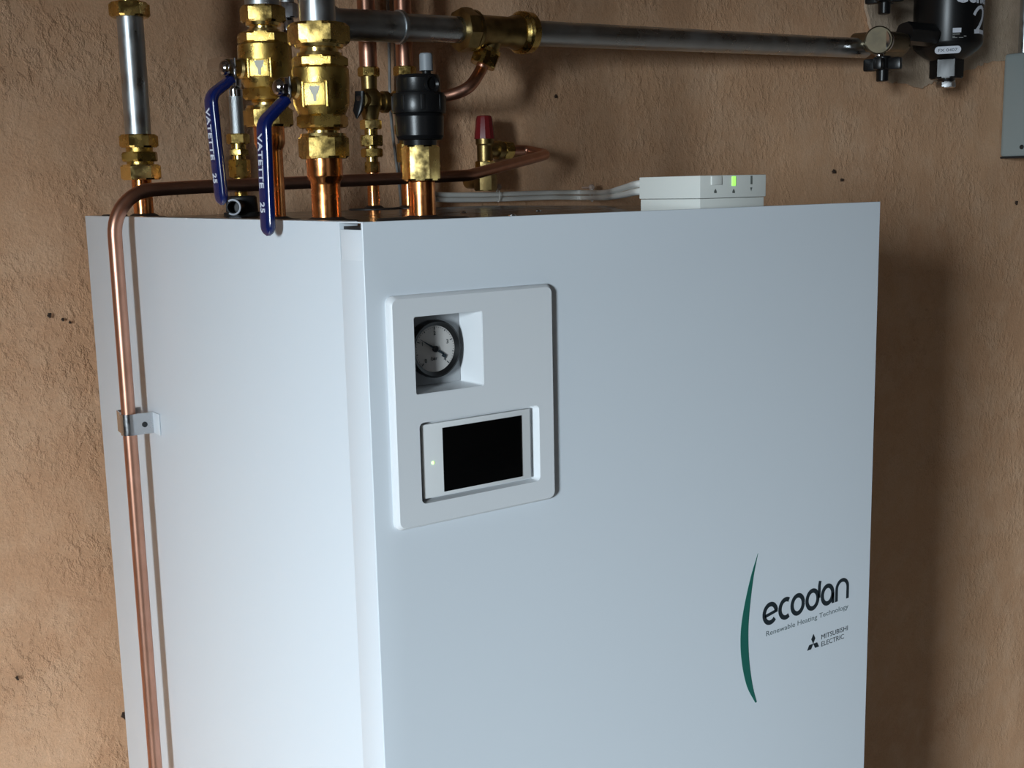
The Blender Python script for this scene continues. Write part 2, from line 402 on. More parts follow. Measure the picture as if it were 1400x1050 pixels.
# control bezel
BXO, BX1, BZ0, BZ1 = .0162, .1696, 1.3650, 1.5448
bm = bmesh.new()
o1 = rrect(BXO, BZ0, BX1, BZ1, .006); o2 = rrect(BXO+.0024, BZ0+.0024, BX1-.0024, BZ1-.0024, .005)
rings = []
for poly_, y in ((o1, .0004), (o1, -.0030), (rrect(BXO+.0012, BZ0+.0012, BX1-.0012, BZ1-.0012, .0055), -.0052), (o2, -.0065)):
    rings.append([bm.verts.new((p[0], y, p[1])) for p in poly_])
n = len(o1)
for A, B in zip(rings, rings[1:]):
    for k in range(n): bm.faces.new((A[k], A[(k+1) % n], B[(k+1) % n], B[k]))
bm.faces.new(rings[0]); bm.faces.new(list(reversed(rings[-1])))
bez = obj('control_bezel', bm, 'plastic', cab)
gx0, gx1, gz0, gz1 = .0370, .0985, 1.4692, 1.5282
def tapered(poly0, y0, poly1, y1, m='plastic'):
    bm = bmesh.new(); A = [bm.verts.new((p[0], y0, p[1])) for p in poly0]; B = [bm.verts.new((p[0], y1, p[1])) for p in poly1]
    n = len(A)
    for k in range(n): bm.faces.new((A[k], A[(k+1) % n], B[(k+1) % n], B[k]))
    bm.faces.new(A); bm.faces.new(list(reversed(B))); return bm
c1 = obj('cut', tapered(rrect(gx0-.0004, gz0-.0004, gx1+.0004, gz1+.0004, .0022), -.03, rrect(gx0-.0004, gz0-.0004, gx1+.0004, gz1+.0004, .0022), .03), 'white')
rx0, rx1, rz0, rz1 = .0385, .1527, 1.3834, 1.4470
c2 = obj('cut', tapered(rrect(rx0, rz0, rx1, rz1, .004), -.03, rrect(rx0, rz0, rx1, rz1, .004), .03), 'white')
boolean(bez, [c1, c2])
# gauge well: tapered open box behind the opening
def well(x0, x1, z0, z1, r0_, yf, yb, ins, name, m, parent):
    F = rrect(x0, z0, x1, z1, r0_); Bk = rrect(x0+ins[0], z0+ins[1], x1-ins[2], z1-ins[3], r0_*.6)
    bm = bmesh.new(); A = [bm.verts.new((p[0], yf, p[1])) for p in F]; B = [bm.verts.new((p[0], yb, p[1])) for p in Bk]; n = len(A)
    A2 = [bm.verts.new((p[0], yf, p[1])) for p in rrect(x0-.0015, z0-.0015, x1+.0015, z1+.0015, r0_+.001)]
    B2 = [bm.verts.new((p[0], yb+.0015, p[1])) for p in rrect(x0-.0015, z0-.0015, x1+.0015, z1+.0015, r0_+.001)]
    for k in range(n):
        j = (k+1) % n
        bm.faces.new((A[k], B[k], B[j], A[j])); bm.faces.new((A2[k], A2[j], B2[j], B2[k])); bm.faces.new((A[k], A[j], A2[j], A2[k]))
    bm.faces.new(B); bm.faces.new(list(reversed(B2)))
    return obj(name, bm, m, parent)
gw = well(gx0, gx1, gz0, gz1, .002, -.0060, .0240, (.0005, .0006, .0022, .0010), 'gauge_well', 'plastic', cab)
obj('gauge_plate', BX((gx0+.0008, .0225, gz0+.001), (gx1-.0028, .0238, gz1-.0012)), 'recess', cab)
rw = well(rx0, rx1, rz0, rz1, .004, -.0060, .0015, (.0018, .0012, .0026, .0012), 'screen_recess', 'plastic', cab)
# pressure gauge
gc = Vector((.0688, 0, 1.4990)); GR = .0230
g = obj('pressure_gauge', lathe(bmesh.new(), (gc.x, .0226, gc.z), (0, -1, 0), [(0, GR*.97), (.0060, GR), (.0082, GR*.985), (.0086, GR*.93), (.0066, GR*.80), (.0058, GR*.785)], 48), 'black', cab)
obj('dial', lathe(bmesh.new(), (gc.x, .0170, gc.z), (0, -1, 0), [(0, GR*.80), (.0006, GR*.80)], 40), 'dial', g)
yd = .0162
bm = bmesh.new()
def pol(a, r): a = math.radians(a); return (gc.x+r*math.cos(a), gc.z+r*math.sin(a))
an = 148
ribbon(bm, [pol(an, GR*.70), pol(an, GR*.3), pol(an, 0), pol(an+180, GR*.38)], [.0003, .0012, .0020, .0016], yd-.0012, yd-.0006)
ribbon(bm, [pol(an+172, GR*.34), pol(an+176, GR*.50)], .0028, yd-.0012, yd-.0006)
obj('needle', bm, 'ink', g, smooth=0)
obj('needle_hub', lathe(bmesh.new(), (gc.x, yd, gc.z), (0, -1, 0), [(0, .0026), (.0016, .0026), (.0022, .0018)], 16), 'black', g)
bm = bmesh.new()
for k in range(41):
    a = 225-270*k/40; L = .86 if k % 10 == 0 else .72 if k % 5 == 0 else .74
    ribbon(bm, [pol(a, GR*.76), pol(a, GR*(.66 if k % 10 == 0 else .70 if k % 5 == 0 else .73))], .00035 if k % 5 else .0006, yd-.0002, yd)
obj('scale_marks', bm, 'ink', g, smooth=0)
bm = bmesh.new()
for k, s in enumerate(('0', '1', '2', '3', '4')):
    a = 225-270*k/4; p = pol(a, GR*.54); t = place(text_bm(s, .0046, .00008, align='CENTER'), (p[0], yd-.0001, p[1]-.0015), (1, 0, 0), (0, 0, 1)); merge(bm, t)
t = place(text_bm('bar', .0042, .00008, align='CENTER'), (gc.x-.001, yd-.0001, gc.z-.0088), (1, 0, 0), (0, 0, 1)); merge(bm, t)
obj('scale_numbers', bm, 'ink', g, smooth=0)
# display module
mod = obj('display_module', BX((.0420, -.0034, 1.3862), (.1455, .0005, 1.4444), .0007), 'module', cab)
obj('screen', BX((.0607, -.0042, 1.3892), (.1362, -.0030, 1.4400), .0002), 'screen', mod, label='black glass screen')
obj('status_led', lathe(bmesh.new(), (.0512, -.0032, 1.4138), (0, -1, 0), [(0, .0013), (.0006, .0013), (.0010, .0008)], 16), 'led', mod, label='small green light beside the screen')

# logo
y0, y1 = -.0003, .0001
bm = bmesh.new()
outer = [(.4211, 1.2650), (.4111, 1.2422), (.4017, 1.2109), (.3980, 1.1856), (.4001, 1.1586), (.4077, 1.1314), (.4200, 1.1106)]
inner = [(.4211, 1.2650), (.4150, 1.2410), (.4102, 1.2090), (.4088, 1.1850), (.4107, 1.1570), (.4158, 1.1300), (.4222, 1.1106)]
O_ = catmull([(a, b, 0) for a, b in outer], 6); I_ = catmull([(a, b, 0) for a, b in inner], 6)
for k in range(len(O_)-1):
    q = [(O_[k].x, O_[k].y), (O_[k+1].x, O_[k+1].y), (I_[k+1].x, I_[k+1].y), (I_[k].x, I_[k].y)]
    if (O_[k]-I_[k]).length < 1e-5: q = q[:3]
    prism(bm, q, y0, y1)
obj('green_arc', bm, 'green', cab, smooth=0, label='slim green crescent printed on the front')
bm = bmesh.new(); w = .0047; zc = 1.1991; rz = .0095
def arc(cx, rx, a0, a1, n=28, rz_=rz, zc_=zc): return [(cx+rx*math.cos(math.radians(a0+(a1-a0)*k/n)), zc_+rz_*math.sin(math.radians(a0+(a1-a0)*k/n))) for k in range(n+1)]
ribbon(bm, arc(.4400, .0088, -42, -360+8), w, y0, y1)   # e bowl
ribbon(bm, [(.4320, 1.1972), (.4506, 1.2004)], .0033, y0, y1)
ribbon(bm, arc(.4628, .0086, 58, 302), w, y0, y1)
ribbon(bm, arc(.4806, .0084, 0, 360), w, y0, y1)
ribbon(bm, arc(.5031, .0084, 0, 360), w, y0, y1); ribbon(bm, [(.5133, 1.1985), (.5136, 1.2120), (.5146, 1.2165)], .0040, y0, y1)
ribbon(bm, arc(.5266, .0082, 0, 360), w, y0, y1); ribbon(bm, [(.5354, 1.1995), (.5356, 1.1880)], .0040, y0, y1)
ribbon(bm, [(.5410, 1.1880), (.5410, 1.2010)]+arc(.5499, .0089, 180, 0, 16, .0088, 1.2010)+[(.5588, 1.1880)], .0040, y0, y1)
obj('logo_lettering', bm, 'ink', cab, smooth=0)
bm = place(fit_width(text_bm('Renewable Heating Technology', .0075, .00015), .1262), (.4346, 0, 1.1764), (1, 0, 0), (0, 0, 1)); obj('tagline', bm, 'inkgrey', cab, smooth=0)
bm = place(fit_width(text_bm('MITSUBISHI', .0075, .00015), .0425), (.5184, 0, 1.1522), (1, 0, 0), (0, 0, 1))
merge(bm, place(fit_width(text_bm('ELECTRIC', .0075, .00015), .0362), (.5186, 0, 1.1444), (1, 0, 0), (0, 0, 1))); obj('maker_lettering', bm, 'ink', cab, smooth=0)
bm = bmesh.new()
cx, cz, s = .5057, 1.1508, .0061
for a in (90, 210, 330):
    ca, sa = math.cos(math.radians(a)), math.sin(math.radians(a))
    q = [(cx, cz)]
    for r_, da in ((s, 30), (s*1.732, 0), (s, -30)):
        aa = math.radians(a+da); q.append((cx+r_*math.cos(aa), cz+r_*math.sin(aa)))
    prism(bm, q, y0, y1)
obj('maker_emblem', bm, 'ink', cab, smooth=0, label='dark three-diamond emblem')

# rubber grommets in the top panel
TP = H-.0035
def grommet(x, y, r, R=None, h=.004, name='grommet'):
    R = R or r+.014
    return obj(name, lathe(bmesh.new(), (x, y, TP-.001), (0, 0, 1), [(0, R), (.0022, R), (.003, R-.002), (.0034, r+.006), (h, r+.004), (h+.0015, r+.001)], 32), 'rubber', cab)

# ------------------------------------------------------------------ vertical pipe stacks, built from rows measured on each stack
class Stack:
    def __init__(s, x, y): s.x, s.y = x, y; s.sc = depth((x, y, 1.68))/FPX
    def z(s, v): return zrow(s.x, s.y, v)
    def cyl(s, bm, prof, segs=32): return lathe(bm, (s.x, s.y, 0), (0, 0, 1), sorted([(s.z(v), r*s.sc) for v, r in prof]), segs)
    def hx(s, bm, v0, v1, R, rot=0): return hexa(bm, (s.x, s.y, 0), (0, 0, 1), s.z(v1), s.z(v0), R*s.sc, rot)
    def end(s, v=None): return s.z(v)
def face_rot(x, y, off=0):   # rotate a hexagon so that one flat looks towards the front-left window
    a = math.atan2(CAM.y-y, CAM.x-x)+math.radians(off); return a-PI/6

def ball_valve(S, rows, label, sd, hv, grip_rows, txt, hubrow, nearness):
    """S stack; rows maps names to pixel rows"""
    R = rows; rot = face_rot(S.x, S.y, -8)
    t = thing('ball_valve', label, 'valve', (S.x, S.y, S.z(R['base'])), 'blue-handled brass ball valves above the cabinet')
    b = bmesh.new(); S.hx(b, R['n0'], R['n1'], R['nR'], rot); obj('union_nut', b, 'brass', t)
    b = bmesh.new(); S.cyl(b, [(R['n1']-1, R['nR']*.78), (R['n1']+4, R['nR']*.74), (R['n1']+5, R['nR']*.60), (R['h0']-6, R['nR']*.60), (R['h0']-5, R['nR']*.70), (R['h0']+1, R['nR']*.72)]); obj('collar', b, 'brightbrass', t)
    b = bmesh.new(); bR = R['bR']
    S.hx(b, R['h0'], R['h1'], bR*1.0, rot)
    S.cyl(b, [(R['h1']-1, bR*.93), (R['h1']+2, bR*.99), (R['h1']+18, bR*1.0), (R['b1']-14, bR*.97), (R['b1']-4, bR*.86), (R['b1']+1, bR*.80)])
    obj('valve_body', b, 'castbrass', t)
    # raised rectangular pad with a painted emblem on the body
    a = math.atan2(CAM.y-S.y, CAM.x-S.x)-.22; nrm = Vector((math.cos(a), math.sin(a), 0)); tan = Vector((-nrm.y, nrm.x, 0))
    zp0, zp1 = S.z(R['pad1']), S.z(R['pad0']); rb = bR*S.sc; hw = .0088
    b = bmesh.new(); bx(b, (-hw, rb*.6, zp0), (hw, rb*1.035, zp1), .0012); bx(b, (hw, rb*.6, zp0-.001), (hw+.002, rb*1.02, zp1+.001), .0006); bx(b, (-hw-.002, rb*.6, zp0-.001), (-hw, rb*1.02, zp1+.001), .0006)
    for v in b.verts: v.co = Vector((S.x, S.y, 0))+tan*v.co.x+nrm*v.co.y+Vector((0, 0, v.co.z))
    pad = obj('pad', b, 'castbrass', t)
    b = bmesh.new(); zm = (zp0+zp1)/2
    q = [(-.0045, .006), (.0045, .006), (.003, .001), (.0015, -.001), (.0012, -.006), (-.0012, -.006), (-.0015, -.001), (-.003, .001)]
    prism(b, [(p[0], p[1]) for p in q], 0, .0003)
    for v in b.verts: v.co = Vector((S.x, S.y, zm))+tan*v.co.x+nrm*(rb*1.035+v.co.y)+Vector((0, 0, v.co.z))
    obj('pale_mark', b, 'mark', pad, smooth=0)
    b = bmesh.new(); S.hx(b, R['b1'], R['b2'], R['lR'], rot+.35); obj('lower_hexagon', b, 'castbrass', t)
    b = bmesh.new(); S.cyl(b, [(R['b2']-1, R['lR']*.62), (R['b2']+3, R['lR']*.66), (R['b2']+4, R['lR']*.58), (R['m0']-4, R['lR']*.58), (R['m0']-3, R['lR']*.85), (R['m0']+1, R['lR']*.87)]); obj('collar', b, 'brightbrass', t)
    b = bmesh.new(); S.hx(b, R['m0'], R['m1'], R['mR'], rot+.06); obj('union_nut', b, 'brass', t)
    # stem, nuts and lever
    sd = Vector(sd).normalized(); ax = Vector((S.x, S.y, S.z(hubrow)))
    b = lathe(bmesh.new(), ax, sd, [(rb*.7, .0095), (rb+.002, .0090), (rb+.004, .0075), (rb+.010, .0072)], 20); obj('stem_boss', b, 'dullbrass', t)
    b = lathe(bmesh.new(), ax, sd, [(rb+.008, .0050), (rb+.017, .0048)], 16)
    hexa(b, ax, sd, rb+.0115, rb+.0165, .0078, .3); lathe(b, ax, sd, [(rb+.0160, .0064), (rb+.0190, .0058), (rb+.0205, .0040), (rb+.0212, .0015)], 20); lathe(b, ax, sd, [(rb+.0095, .0080), (rb+.0115, .0080)], 20); obj('stem_nut', b, 'darkchrome', t)
    gp = hv  # horizontal distance of the grip from the axis
    wd = Vector((-sd.y, sd.x, 0))
    z0 = ax.z; zb = z0+grip_rows[0]; ze = z0+grip_rows[1]
    base = ax+sd*(rb+.0105)
    path = fillet([base+Vector((0, 0, .008)), base+Vector((0, 0, -.009)), Vector((ax.x, ax.y, zb))+sd*gp, Vector((ax.x, ax.y, ze))+sd*(gp+nearness)], [.004, .012], 6)
    # steel strap near the stem, vinyl sleeve for the rest
    tot = [0]
    for a_, b_ in zip(path, path[1:]): tot.append(tot[-1]+(b_-a_).length)
    k0 = max(i for i, d_ in enumerate(tot) if d_ < .024)
    st = obj('lever', sweep(bmesh.new(), path[:k0+2], wd, .016, .0028, False), 'steel', t)
    P2 = path[k0:-1]; a_, b_ = path[-2], path[-1]
    for k in range(1, 21): P2.append(a_.lerp(b_, 1-(1-k/20)**2 if k < 20 else 1))
    gr = obj('lever_grip', sweep(bmesh.new(), P2, wd, .0160, .0080, True, 20), 'blue', t, label='blue vinyl grip of the lever')
    # printing runs down the outer face
    dn = (b_-a_).normalized(); out = wd.cross(dn); out = out if out.dot(sd) > 0 else -out
    up = dn.cross(out)   # letter-up direction so that x, y, outward are right-handed
    up = out.cross(dn)
    L = (b_-a_).length; b = bmesh.new()
    for s_, f0, f1 in ((txt, .04, .55), ('25', .68, .78)):
        tb = fit_width(text_bm(s_, .0088, .0003, bold=.00012), L*(f1-f0))
        merge(b, place(tb, a_+dn*L*f0+out*.0041-up*.0032, dn, up))
    obj('lettering', b, 'print', gr, smooth=0)
    return t

# --- front ball valve (on the 28 mm flow pipe)
SCx = Stack(.044, .141); pC = SCx
b = bmesh.new(); pC.cyl(b, [(35, 24), (-30, 24)]);
lathe(b, (pC.x, pC.y, pC.z(-30)), (0, 0, 1), [(0, 24*pC.sc), (2.5-pC.z(-30)-.001, 24*pC.sc)])
tag(obj('galvanised_pipe', b, 'zinc'), 'galvanised riser pipe above the front ball valve, second from the left of frame top', 'pipe')
ball_valve(pC, dict(n0=33, n1=62, nR=43, h0=78, h1=93, bR=39, pad0=115, pad1=147, b1=157, b2=175, lR=36, m0=186, m1=217, mR=35, base=217),
           'brass ball valve with blue lever, nearest the cabinet front and hanging over its side', (-1, -.12, 0), .056, (-.028, -.118), 'VATETTE', 122, .0015)
b = bmesh.new(); pC.cyl(b, [(217, 24.5), (240, 24.5), (243, 24), (249, 20.5), (253, 20), (300, 20)], 40)
tag(obj('copper_pipe', b, 'copper'), 'bright copper reducer pipe below the front ball valve', 'pipe'); grommet(pC.x, pC.y, 20*pC.sc)

# --- rear ball valve
pv = atZ(363, 90, 1.05); pB = Stack(pv.x, pv.y)
b = bmesh.new(); lathe(b, (pB.x, pB.y, 0), (0, 0, 1), [(pB.z(9), 23*pB.sc), (2.499, 23*pB.sc)])
tag(obj('galvanised_pipe', b, 'zinc'), 'galvanised riser pipe above the rear ball valve, cut off by the frame top', 'pipe')
ball_valve(pB, dict(n0=9, n1=32, nR=31, h0=46, h1=61, bR=36.5, pad0=84, pad1=108, b1=120, b2=137, lR=33, m0=148, m1=174, mR=34, base=174),
           'brass ball valve with blue lever, the one further back beside the braided hose', (-1, -.12, 0), .056, (-.024, -.117), 'VATETTE', 96, -.005)
b = bmesh.new(); pB.cyl(b, [(173, 21), (196, 21), (204, 17.5), (208, 17), (296, 17)], 36)
tag(obj('copper_pipe', b, 'copper'), 'copper pipe partly hidden by the front blue lever', 'pipe'); grommet(pB.x, pB.y, 17*pB.sc)

# --- left riser
pv = atZ(183, 100, 1.33); pA = Stack(pv.x, pv.y); rA = face_rot(pA.x, pA.y, 0)
t = thing('compression_coupling', 'brass compression coupling at the very top of the left riser', 'pipe fitting', (pA.x, pA.y, pA.z(24)), 'brass couplings on the left riser')
b = bmesh.new(); pA.hx(b, 4, 24, 27, rA); obj('nut', b, 'brass', t)
b = bmesh.new(); pA.cyl(b, [(5, 14), (-3, 14), (-4, 19), (-12, 19)]); obj('body', b, 'brightbrass', t)
b = bmesh.new(); lathe(b, (pA.x, pA.y, 0), (0, 0, 1), [(pA.z(-10), 16*pA.sc), (2.499, 16*pA.sc)])
tag(obj('galvanised_pipe', b, 'zinc'), 'galvanised pipe above the top coupling of the left riser', 'pipe')
b = bmesh.new(); pA.cyl(b, [(186, 17.3), (22, 17.3)])
tag(obj('galvanised_pipe', b, 'zinc'), 'short galvanised pipe standing alone at the left against the plaster', 'pipe')
t = thing('compression_coupling', 'brass compression coupling below the left galvanised pipe', 'pipe fitting', (pA.x, pA.y, pA.z(246)), 'brass couplings on the left riser')
b = bmesh.new(); pA.hx(b, 184, 202, 26, rA); obj('nut', b, 'brass', t)
b = bmesh.new(); pA.cyl(b, [(201, 18), (226, 18)]); pA.hx(b, 208, 221, 26, rA+.4); obj('body', b, 'castbrass', t)
b = bmesh.new(); pA.hx(b, 225, 246, 27, rA); obj('nut', b, 'brightbrass', t)
b = bmesh.new(); pA.cyl(b, [(245, 13.3), (292, 13.3)])
tag(obj('copper_pipe', b, 'copper'), 'short copper pipe under the left brass coupling, behind the bent pipe', 'pipe'); grommet(pA.x, pA.y, 13*pA.sc, h=.005)
b = bx(bmesh.new(), (pA.x-.035, pA.y+.02, TP-.001), (pA.x-.012, pA.y+.045, TP+.005), .002); obj('cover_plug', b, 'rubber', cab)

# --- braided hose on its small valve
pv = atZ(326, 200, 1.36); pD = Stack(pv.x, pv.y); rD = face_rot(pD.x, pD.y, -4)
t = thing('braided_hose', 'grey braided steel hose with chrome elbow, between the two blue levers', 'hose', (pD.x, pD.y, pD.z(184)))
b = bmesh.new(); pD.cyl(b, [(184, 9.5), (131, 9.5)], 24); obj('braided_sleeve', b, 'braid', t)
b = bmesh.new(); pD.cyl(b, [(132, 10.5), (123, 10.5), (121, 8), (118, 9), (112, 9)], 24); obj('crimp_ferrule', b, 'chrome', t)
e0 = Vector((pD.x, pD.y, pD.z(112))); b = tube(bmesh.new(), catmull([e0, e0+Vector((0, 0, .008)), e0+Vector((-.001, .004, .016)), e0+Vector((-.002, .02, .022)), e0+Vector((0, .06, .024))], 5), .0078, 18)
lathe(b, e0+Vector((0, .003, .012)), (-.5, -.8, .1), [(-.009, .0095), (.004, .0095), (.009, .006)], 20); obj('elbow', b, 'chrome', t)
t = thing('compression_coupling', 'small stacked brass coupling under the braided hose', 'pipe fitting', (pD.x, pD.y, pD.z(250)))
b = bmesh.new(); pD.hx(b, 183, 197, 16, rD); obj('nut', b, 'brass', t)
b = bmesh.new(); pD.cyl(b, [(196, 10), (206, 10)]); pD.hx(b, 204, 213, 14, rD-.3); pD.cyl(b, [(212, 9), (219, 9)]); obj('body', b, 'brass', t)
b = bmesh.new(); pD.hx(b, 218, 243, 15, rD+.25); pD.cyl(b, [(242, 9), (268, 9)]); obj('tail_nut', b, 'castbrass', t)
t = thing('blanking_cap', 'black rubber cap with white C-shaped clip beside the blue lever tip', 'pipe cap', (pD.x, pD.y, TP))
b = lathe(bmesh.new(), (pD.x, pD.y, TP), (0, 0, 1), [(0, .021), (.004, .021), (.0045, .0185), (.021, .0175), (.023, .0155)], 28); obj('cap_body', b, 'rubber', t)
sdv = Vector((-.62, -.78, 0)).normalized(); c0 = Vector((pD.x, pD.y, TP+.0105))
b = lathe(bmesh.new(), c0, sdv, [(.012, .0085), (.036, .0085), (.0365, .0065), (.022, .006)], 20); obj('side_stub', b, 'rubber', t)
cc = c0+sdv*.0372; xx = Vector((-sdv.y, sdv.x, 0))
pts = [cc+xx*(.0082*math.cos(math.radians(a)))*1+Vector((0, 0, .0082*math.sin(math.radians(a)))) for a in range(-125, 126, 10)]
b = tube(bmesh.new(), pts, .0011, 8); obj('clip', b, 'print', t, label='white C-shaped clip')

# --- two rear copper risers
pv = atZ(508, 200, 1.588); pE = Stack(pv.x, pv.y); rE = face_rot(pE.x, pE.y, 0)
b = bmesh.new(); pE.cyl(b, [(94, 12), (-30, 12)]); lathe(b, (pE.x, pE.y, 0), (0, 0, 1), [(pE.z(-29), 12*pE.sc), (2.499, 12*pE.sc)])
tag(obj('copper_pipe', b, 'dullcopper'), 'rear copper riser just right of the front ball valve', 'pipe')
t = thing('isolating_valve', 'brass isolating valve with black lever behind the air vent, left rear riser', 'valve', (pE.x, pE.y, pE.z(238)))
b = bmesh.new(); pE.hx(b, 92, 105, 15, rE); obj('nut', b, 'brass', t)
b = bmesh.new(); pE.cyl(b, [(104, 11), (122, 10.5), (128, 15), (133, 17), (145, 17), (152, 13), (166, 10)]);
lathe(b, (pE.x, pE.y, pE.z(139)), (1, 0, 0), [(0, .012), (.018, .012), (.019, .0145), (.026, .0145), (.027, .0105), (.040, .0105)], 24)
obj('body', b, 'dullbrass', t)
b = hexa(bmesh.new(), (pE.x, pE.y, pE.z(139)), (1, 0, 0), .038, .052, .017, .2); obj('side_nut', b, 'brass', t)
b = lathe(bmesh.new(), (pE.x, pE.y, pE.z(138)), (-.8, -.5, 0), [(.010, .010), (.024, .010)], 20); obj('stem_boss', b, 'dullbrass', t)
q = Vector((pE.x, pE.y, pE.z(136)))+Vector((-.8, -.5, 0)).normalized()*.026
b = sweep(bmesh.new(), [q+Vector((0, 0, .009)), q+Vector((-.001, 0, -.004)), q+Vector((-.004, 0, -.016)), q+Vector((-.006, 0, -.026))], (.5, -.8, 0), .014, .006, True); obj('lever', b, 'black', t)
b = lathe(bmesh.new(), q, (-.8, -.5, 0), [(0, .0045), (.0045, .004)], 14); obj('screw', b, 'chrome', t)
b = bmesh.new(); pE.hx(b, 164, 177, 15, rE); obj('nut', b, 'brightbrass', t)
b = bmesh.new(); pE.cyl(b, [(176, 9), (186, 9)]); pE.hx(b, 185, 200, 17, rE-.4); pE.cyl(b, [(199, 8), (224, 8)]); pE.hx(b, 203, 215, 15, rE); obj('coupling_body', b, 'brass', t)
b = bmesh.new(); pE.hx(b, 221, 236, 11, rE+.3); obj('tail_nut', b, 'brass', t)
b = bmesh.new(); pE.cyl(b, [(235, 8.2), (288, 8.2)], 24)
tag(obj('copper_pipe', b, 'copper'), 'thin copper pipe standing in the top behind the bent pipe, left rear one', 'pipe'); grommet(pE.x, pE.y, 8*pE.sc, R=.034, h=.005)

pv = atZ(552, 60, 1.6); pF = Stack(pv.x, pv.y); rF = face_rot(pF.x, pF.y, 0)
b = bmesh.new(); lathe(b, (pF.x, pF.y, 0), (0, 0, 1), [(pF.z(94), 11.5*pF.sc), (2.499, 11.5*pF.sc)])
tag(obj('copper_pipe', b, 'dullcopper'), 'rear copper riser directly above the black air vent', 'pipe')
t = thing('tee_fitting', 'brass tee mostly hidden behind the black air vent', 'pipe fitting', (pF.x, pF.y, pF.z(246)))
b = bmesh.new(); pF.hx(b, 91, 104, 16, rF); obj('nut', b, 'brass', t)
b = bmesh.new(); pF.cyl(b, [(103, 11), (225, 11)]); lathe(b, (pF.x, pF.y, pF.z(139)), (-1, 0, 0), [(0, .011), (.024, .011)], 20); obj('body', b, 'dullbrass', t)
b = bmesh.new(); pF.hx(b, 170, 184, 17, rF); obj('nut', b, 'brass', t)
b = bmesh.new(); pF.hx(b, 196, 222, 15, rF); obj('tail_nut', b, 'brass', t)
b = bmesh.new(); pF.cyl(b, [(220, 10.5), (288, 10.5)], 24)
tag(obj('copper_pipe', b, 'copper'), 'thin copper pipe half hidden behind the air vent stub', 'pipe'); grommet(pF.x, pF.y, 10*pF.sc)
xF = Vector((pE.x+.05, pE.y, pE.z(139)))
b = tube(bmesh.new(), [xF, Vector((pF.x-.02, pF.y, pF.z(139)))], .0085, 16)
tag(obj('copper_pipe', b, 'dullcopper'), 'very short copper link between the two rear risers', 'pipe')
# small chrome fitting behind the valves
q = atZ(393, 20, 1.30)
t = thing('chrome_fitting', 'square chrome fitting glimpsed between the two big ball valves', 'pipe fitting', q)
b = bmesh.new(); hexa(b, (q.x, q.y, 0), (0, 0, 1), q.z-.004, q.z+.012, .012, face_rot(q.x, q.y)); obj('nut', b, 'steel', t)
b = lathe(bmesh.new(), (q.x, q.y, 0), (0, 0, 1), [(q.z-.020, .005), (q.z-.017, .0075), (q.z-.008, .0075), (q.z-.004, .0058)], 20); obj('tail', b, 'chrome', t)
b = tube(bmesh.new(), [(q.x, q.y, q.z+.011), (q.x, q.y, 2.499)], .008, 16); obj('hose', b, 'braid', t)

# --- automatic air vent at the front
pH = Stack(.1194, .1105); rH = face_rot(pH.x, pH.y, -4)
b = bmesh.new(); pH.cyl(b, [(244, 15), (249, 18.3), (299, 18.3)], 36)
tag(obj('copper_pipe', b, 'copper'), 'short bright copper stub under the black air vent', 'pipe'); grommet(pH.x, pH.y, 18*pH.sc, R=.040, h=.0035)
t = thing('air_vent', 'black bottle-shaped automatic air vent on a bright brass hexagon', 'air vent', (pH.x, pH.y, pH.z(247)))
b = bmesh.new(); pH.hx(b, 199, 247, 26.5, rH); obj('brass_hexagon', b, 'brightbrass', t)
b = bmesh.new(); pH.cyl(b, [(200, 22), (192, 23), (191, 30), (186, 32.5), (160, 33.5), (156, 31.5), (155, 36), (150, 37), (133, 36.5), (128, 35), (127, 31), (124, 30), (108, 30), (103, 27.5)], 48)
obj('body', b, 'black', t)
a0 = math.atan2(CAM.y-pH.y, CAM.x-pH.x)
tdir = Vector((-math.sin(a0), math.cos(a0), 0)); ndir = Vector((math.cos(a0), math.sin(a0), 0))
b = bmesh.new()
for k in range(8):
    a = a0+2*PI*k/8+.15; n_ = Vector((math.cos(a), math.sin(a), 0)); t_ = Vector((-n_.y, n_.x, 0)); bb = BX((-.0018, 35*pH.sc*.96, pH.z(152)), (.0018, 37.6*pH.sc, pH.z(131)), .0006)
    for v in bb.verts: v.co = Vector((pH.x, pH.y, 0))+t_*v.co.x+n_*v.co.y+Vector((0, 0, v.co.z))
    merge(b, bb)
obj('ring_ribs', b, 'black', t)
cs = Vector((pH.x, pH.y, 0))+tdir*(.0072)
b = lathe(bmesh.new(), (cs.x, cs.y, 0), (0, 0, 1), sorted([(pH.z(104), 7*pH.sc), (pH.z(97), 6*pH.sc), (pH.z(95), 6*pH.sc)]), 20); obj('vent_neck', b, 'black', t)
b = lathe(bmesh.new(), (cs.x, cs.y, 0), (0, 0, 1), sorted([(pH.z(97), 9.3*pH.sc), (pH.z(75), 9*pH.sc), (pH.z(73), 7.8*pH.sc)]), 20); obj('vent_cap', b, 'greycap', t, label='small grey cap')
d2 = (ndir*.80+tdir*.62).normalized()
b = lathe(bmesh.new(), (pH.x, pH.y, pH.z(117)), d2, [(.010, .0072), (.0195, .0072), (.0200, .0060), (.0178, .0045), (.0176, .001)], 24); obj('side_port', b, 'black', t)

